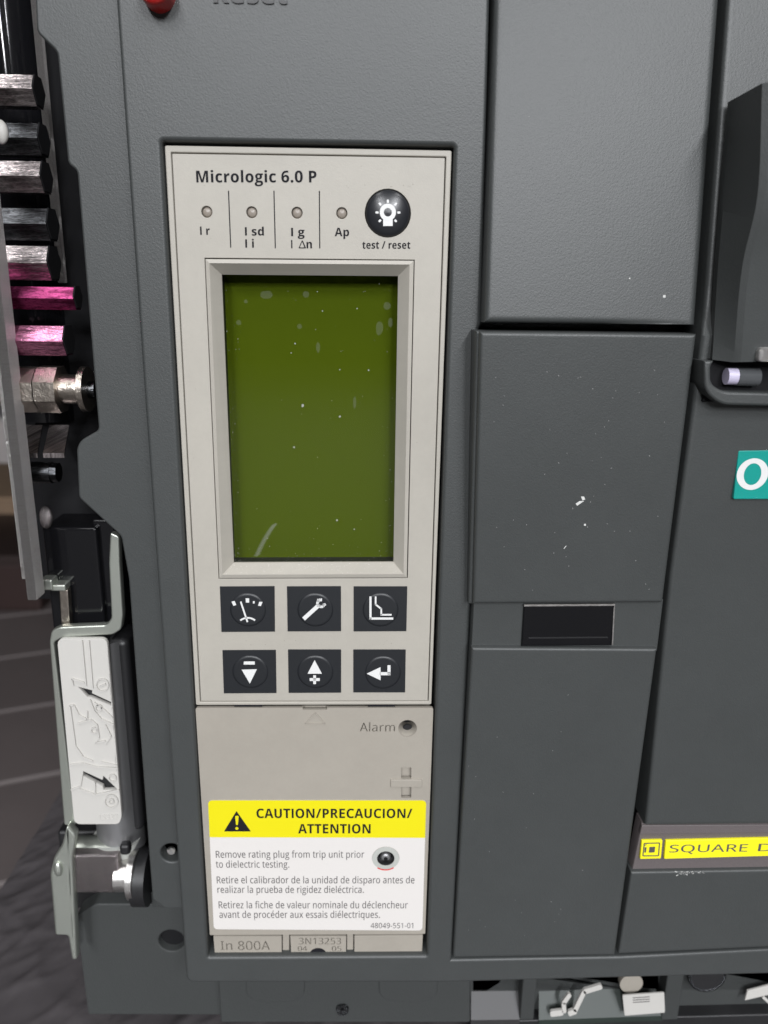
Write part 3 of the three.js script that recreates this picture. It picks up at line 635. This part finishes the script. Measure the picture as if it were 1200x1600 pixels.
  mesh('tab', both(e1, [[333.5, 1462.5], [440, 1462.5], [440, 1491], [336, 1492.5]]), M.beigeLow, plug);
  mesh('tab', both(e2, [[453.5, 1462.5], [541, 1462.5], [540.5, 1490.5], [455, 1491]]), M.beigeLow, plug);
  mesh('tab', slabShape(tab3, zt, 4.3, 0.2, 2), M.beigeLow, plug);
  for (const [x0, x1] of [[441.5, 452], [542, 552]]) mesh('post', slab([[x0, 1459], [x1, 1459], [x1, 1487], [x0, 1487]], -1.2, 4, 0.2), M.beigeLow, plug);
  { const c = at(497, 1492, zt), k = at(498, 1490, zt).x - at(497, 1490, zt).x, s = new THREE.Shape(); s.absarc(c.x, c.y, 13.5 * k, 0, Math.PI, false); mesh('finger_notch', sheet([s], zt + 0.05), M.ink, plug); }
}

// ------------------------------------------------------------------ draw-out cradle at the left
const cradle = thing('drawout_cradle', 'zinc plated draw-out cradle mechanism beside the circuit breaker', 'cradle');
{
  // vertical plates seen by their cut edges
  const edgePlate = (x, yTop, yBot, thickPx, z, deep, name, mat) => {
    const a = at(x[0], yTop, z), b = at(x[1], yBot, z), w = at(x[1] + thickPx, yBot, z).x - b.x;
    return mesh(name, new RoundedBoxGeometry(w, a.y - b.y, deep * mm, 2, 0.25 * mm).translate(b.x + w / 2, (a.y + b.y) / 2, z * mm - deep * mm / 2), mat, cradle);
  };
  edgePlate([-24, 43], -200, 938, 15, -7, 5, 'side_plate', M.cut);
  edgePlate([-33, 34], -200, 905, 8, -9, 4, 'side_plate_flange', M.steel);
  edgePlate([47, 90], -80, 442, 11, -33, 2, 'inner_plate', M.cut);
  mesh('rear_post', new THREE.CylinderGeometry(9 * mm, 9 * mm, 0.14, 48).translate(at(18, 100, -44).x, at(18, 100, -44).y - 0.02, -0.046), M.gloss, cradle);
  edgePlate([-24, 46], -200, 936, 60, -56, 3, 'rear_shield', M.gloss);
  // stack of horizontal bars
  const H = Math.PI / 6;
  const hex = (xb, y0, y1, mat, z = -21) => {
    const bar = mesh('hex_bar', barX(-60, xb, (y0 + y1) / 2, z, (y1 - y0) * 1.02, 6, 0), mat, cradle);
    mesh('dark_end', barX(xb - 1, xb + 1.5, (y0 + y1) / 2, z, (y1 - y0) * 0.98, 6, 0), M.deep, bar);  // added dark disc blacks out the reflections on the bar end
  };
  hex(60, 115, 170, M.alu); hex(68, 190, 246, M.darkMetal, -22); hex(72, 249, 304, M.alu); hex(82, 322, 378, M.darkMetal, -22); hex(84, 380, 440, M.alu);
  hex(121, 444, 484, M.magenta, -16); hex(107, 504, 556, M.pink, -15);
  mesh('rivet', new THREE.SphereGeometry(1.7 * mm, 20, 14).scale(1, 1.5, 0.7).translate(...at(1, 206, -14).toArray()), M.offWhite, cradle);
  mesh('spacer', [barX(10, 64, 608, -16, 74, 8, 0.39), barX(66, 98, 608, -16, 76, 8, 0.39), barX(98, 131, 608, -16, 46, 24), barX(130, 139, 608, -16, 70, 24)], M.brass, cradle);
  mesh('shaft', barX(60, 150, 608, -16, 26, 16), M.darkMetal, cradle);
  mesh('catch_plate', [[30, 66], [67, 108]].map(([x0, x1]) => { const l = poly([[x0 + 10, 664], [x1, 664]], -24), f = poly([[x0, 708], [x1 - 8, 708]], -14); const dn = f.map((p) => V(p.x, p.y - 0.0012, p.z)); return quads([[l[0], f[0], f[1], l[1]], [f[0], dn[0], dn[1], f[1]], [l[1], f[1], dn[1], V(l[1].x, l[1].y - 0.0012, l[1].z)], [l[0], V(l[0].x, l[0].y - 0.0012, l[0].z), dn[0], f[0]], [dn[0], V(l[0].x, l[0].y - 0.0012, l[0].z), V(l[1].x, l[1].y - 0.0012, l[1].z), dn[1]]]); }), M.alu, cradle);
  mesh('knurled_stub', [barX(38, 82, 738, -17, 33, 28), barX(82, 92, 738, -17, 30, 9)], M.darkMetal, cradle);
  mesh('stop_screw', new THREE.SphereGeometry(2 * mm, 20, 14).scale(0.8, 1.5, 1).translate(...at(72, 808, -17).toArray()), M.alu, cradle);
  mesh('black_block', [boxPx(74, 824, 158, 985, -18, 14, 0.8), boxPx(150, 812, 186, 985, -20, 12, 0.8)], M.gloss, cradle);
  mesh('wing_bracket', [boxPx(62, 906, 82, 923, -14, 4, 0.5), boxPx(78, 914, 102, 924, -14.5, 4, 0.4)], M.zinc, cradle);
  mesh('support_strip', slab([[92, 922], [106, 922], [110, 985], [96, 985]], -15, 2, 0.3), M.brass, cradle);
  // bent zinc strap carrying the pull lever
  const strap = [[172, 832], [186, 838], [187, 880], [192, 962], [189, 984], [176, 992], [96, 997], [84, 1004], [118, 1290], [100, 1290], [77, 1002], [80, 986], [92, 980], [166, 977], [174, 966], [170, 880]];
  mesh('strap', slab(strap, -12, 2.2, 0.4, 0.8), M.zinc, cradle);
  const lever = new THREE.Group(); lever.name = 'pull_lever'; cradle.add(lever);
  { // round lever body
    const a = at(140, 992, -21), b = at(172, 1318, -21), r = (at(180, 1150, -21).x - at(120, 1150, -21).x) * 0.62;
    const g = new THREE.CylinderGeometry(r, r, a.y - b.y, 40); g.translate(a.x + r * 0.55, (a.y + b.y) / 2, a.z);
    mesh('lever_body', g, M.gun, lever);
    mesh('lever_cup', new THREE.CylinderGeometry(r * 1.06, r * 0.9, 5 * mm, 40).translate(a.x + r * 0.45, b.y + 1.6 * mm, a.z + 1 * mm), M.greyPlastic, lever);
    mesh('lever_sleeve', boxPx(180, 1000, 212, 1300, -17, 12, 3), M.black, lever);
  }
  const zw = -10.5;
  const w = shapeOf([[89, 998], [167, 998], [190, 1276], [186, 1288], [116, 1288]], zw, [2, 2, 0.8, 1.6, 2]);
  const Zw = (x, y) => [70 + x / 4.569, 980 + y / 4.569];
  const arrow1 = [[236, 426], [338, 452], [336, 472], [474, 536], [480, 566], [330, 502], [304, 500]], arrow2 = [[272, 1028], [412, 1092], [418, 1062], [520, 1160], [420, 1164], [412, 1138], [274, 1064]];
  const holes = [arrow1, arrow2].map((l) => holeOf(l.map((p) => Zw(...p)), zw, 0.1));
  w.holes.push(...holes);
  const plate = mesh('label_plate', slabShape(w, zw, 1.3, 0.12, 2), M.offWhite, lever);
  mesh('plate_back', slab([[92, 1002], [165, 1002], [186, 1282], [118, 1284]], zw - 1.6, 3), M.black, plate);
  const st = (a, b, wd = 8) => stroke(Zw(...a), Zw(...b), wd * 1.25 / 4.569, zw, 0.5, 0.12);
  const line = (l, wd) => l.slice(1).map((p, k) => st(l[k], p, wd));
  const circ = (cx, cy, r0, n = 16) => { const l = []; for (let k = 0; k <= n; k++) l.push([cx + r0 * Math.cos(k / n * 6.283), cy + r0 * Math.sin(k / n * 6.283)]); return line(l, 7); };
  mesh('embossed_pictogram', [
    ...line([[262, 95], [292, 420]], 8), ...line([[312, 95], [340, 440]], 7), ...line([[190, 370], [280, 400]], 8), ...line([[190, 370], [200, 420]], 8), ...circ(408, 415, 44), st([385, 430], [432, 408], 7),
    ...line([[175, 560], [205, 560], [240, 630], [300, 660], [300, 600]], 8), ...line([[175, 560], [215, 850], [270, 930], [340, 960]], 9), ...line([[235, 690], [330, 665], [370, 700], [385, 790], [360, 830], [430, 815]], 8), ...line([[320, 520], [350, 600], [400, 660], [490, 700]], 8), ...circ(382, 580, 24, 10), ...line([[350, 540], [420, 590], [480, 650]], 8), ...circ(350, 740, 22, 10), ...line([[430, 700], [470, 780], [430, 840]], 7),
    ...line([[175, 985], [270, 975], [360, 1000], [520, 1010]], 7), ...line([[400, 965], [515, 990]], 6), ...line([[185, 1165], [250, 1140], [265, 1060]], 8), ...line([[245, 1160], [360, 1200], [530, 1165]], 9), ...line([[355, 1110], [358, 1190]], 7), ...circ(480, 1080, 26, 10), ...circ(472, 1247, 46), ...circ(472, 1247, 18, 8),
  ], M.offWhite, plate);
  emboss('lettering', '13337', ...[Zw(385, 0)[0], Zw(525, 0)[0]], Zw(0, 1372)[1], 8, zw, 0.16, M.offWhite, plate, fontR, -0.4);
  // lower crank bracket
  const crank = new THREE.Group(); crank.name = 'crank_bracket'; cradle.add(crank);
  mesh('crank_arm', slab([[104, 1290], [119, 1306], [113, 1340], [116, 1410], [120, 1500], [112, 1500], [106, 1462], [86, 1462], [78, 1366], [84, 1340], [96, 1322]], -9, 2.4, 0.6, 0.6), M.zinc, crank);
  mesh('arm_boss', new THREE.SphereGeometry(1.6 * mm, 20, 14).scale(0.8, 1.5, 0.6).translate(...at(91, 1358, -8.8).toArray()), M.zinc, crank);
  mesh('square_bar', boxPx(112, 1337, 186, 1396, -11, 7, 0.7), M.alu, crank);
  mesh('bar_collar', [barX(184, 214, 1366, -14, 42, 28), barX(206, 215, 1366, -14, 62, 28)], M.steel, crank);
  mesh('cross_shaft', barX(120, 186, 1330, -17, 40, 24), M.zinc, crank);
  mesh('collar_seal', boxPx(186, 1322, 202, 1338, -9.5, 3, 1), M.black, crank);
  mesh('black_cap', barX(214, 236, 1368, -16, 74, 28), M.black, crank);
  mesh('cradle_rail', boxPx(96, 1300, 232, 1420, -24, 60, 1), M.black, cradle);
}

// ------------------------------------------------------------------ things seen under the cover, bottom right
{
  const z = -15;
  const tray = thing('racking_panel', 'dark racking panel with white symbol and tags under the cover', 'racking panel');
  mesh('panel', slab([[738, 1500], [1260, 1500], [1260, 1592], [738, 1592]], z - 3, 2.5, 0.2), M.darkFlat, tray);
  mesh('rib', boxPx(816, 1500, 838, 1594, z + 2, 6, 0.5), M.darkFlat, tray);
  mesh('rib', boxPx(1040, 1500, 1066, 1594, z + 2, 6, 0.5), M.darkFlat, tray);
  const slope = (x0, x1, yb0, yb1) => { const t = poly([[x0, 1500], [x1, 1500]], z - 8), b = poly([[x0, yb0], [x1, yb1]], z + 1.5), d = b.map((p) => V(p.x, p.y - 0.002, p.z)); return quads([[t[0], b[0], b[1], t[1]], [b[0], d[0], d[1], b[1]]]); };
  mesh('grey_insert', slope(736, 812, 1594, 1593), S([0.03, 0.029, 0.03], 0.5), tray);
  mesh('green_insert', slope(842, 1036, 1594, 1587), S([0.018, 0.027, 0.022], 0.5), tray);
  const Zb = (x, y) => [720 + x / 2.5, 1520 + y / 2.5];
  const st = (a, b, w) => stroke(Zb(...a), Zb(...b), w / 2.5, z + 1.6, 0.8, 0.7);
  mesh('white_symbol', [st([350, 162], [400, 156], 22), st([405, 158], [402, 118], 16), st([400, 122], [428, 84], 16), st([420, 162], [452, 150], 20), st([445, 152], [484, 72], 17), st([480, 76], [552, 54], 19)], M.offWhite, tray);
  mesh('beige_knob', new THREE.CylinderGeometry(3.6 * mm, 3.6 * mm, 2 * mm, 32).rotateX(Math.PI / 2).translate(...at(985, 1533, z).toArray()), M.beigeLow, tray);
  const tagm = mesh('white_tag', slab([Zb(632, 90), Zb(795, 78), Zb(798, 156), Zb(640, 168)], z + 3, 0.5, 0.1, 0.4), M.offWhite, tray);
  mesh('print', [0, 1, 2].map((k) => stroke(Zb(672, 98 + k * 9), Zb(738, 94 + k * 9), 1.2, z + 3, 0.04)), M.inkGrey, tagm);
  const sock = at(1105, 1525, z);
  mesh('socket_rim', new THREE.TorusGeometry(5.3 * mm, 0.7 * mm, 12, 48).translate(sock.x, sock.y, sock.z), M.darkMetal, tray);
  mesh('socket', new THREE.CylinderGeometry(5 * mm, 5 * mm, 1 * mm, 40).rotateX(Math.PI / 2).translate(sock.x, sock.y, sock.z), M.black, tray);
  mesh('white_badge', [slab([Zb(1120, 72), Zb(1240, 40), Zb(1240, 78), Zb(1110, 108)], z, 0.6, 0.1), stroke(Zb(1180, 95), Zb(1215, 125), 4, z - 0.4, 0.4)], M.offWhite, tray);
  mesh('tray_floor', slab([[735, 1597], [1260, 1584], [1260, 1640], [735, 1640]], z + 1, 8, 0.5), M.black, tray);
}
// scuffs and specks of white matter on the charcoal plastic
{
  const bits = [], specks = [], scuff = (x, y, l, w, ang, z, list = bits) => list.push(stroke([x - Math.cos(ang) * l / 2, y - Math.sin(ang) * l / 2], [x + Math.cos(ang) * l / 2, y + Math.sin(ang) * l / 2], w, z, 0.03));
  scuff(906, 785, 13, 4, -0.6, zBow(785)); scuff(911, 778, 7, 4.5, 1.2, zBow(778)); scuff(914, 820, 3, 3, 0, zBow(820)); scuff(1038, 463, 4, 4, 0, zBow(463)); scuff(984, 435, 2, 2, 0, zBow(435)); scuff(883, 855, 6, 1, -0.9, zBow(855));
  for (let k = 0; k < 34; k++) { const x = 1072 + (rnd() + rnd() + rnd() - 1.5) * 24, d = Math.max(0, 1 - Math.abs(x - 1066) / 26); scuff(x, 1361.5 + rnd() * 3 + rnd() * rnd() * 5 * d, 1 + rnd() * 3, 0.5 + rnd() * 0.7, (rnd() - 0.5) * 1.2, zBow(1366) + 0.02, k % 3 ? specks : bits); }
  for (let k = 0; k < 48; k++) { const x = 770 + rnd() * 270, y = 540 + rnd() * 390; scuff(Math.min(x, 1060 - (y - 540) * 0.12), y, 0.8 + rnd() * 1.6, 0.7 + rnd() * 0.5, rnd() * 3, zBow(y), specks); }
  for (let k = 0; k < 22; k++) { const y = 1030 + rnd() * 440; scuff(740 - (y - 1030) * 0.05 + rnd() * 220, y, 0.7 + rnd(), 0.7, rnd() * 3, zBow(y), specks); }
  for (let k = 0; k < 26; k++) { const y = 20 + rnd() * 470; scuff(790 + rnd() * 270, y, 0.8 + rnd(), 0.8, rnd() * 3, zBow(y), specks); }
  tag(mesh('scuff_marks', bits, M.mark, breaker), null, null, null, 'stuff');
  tag(mesh('specks', specks, M.speck, breaker), null, null, null, 'stuff');
}
renderer.render(scene, camera);
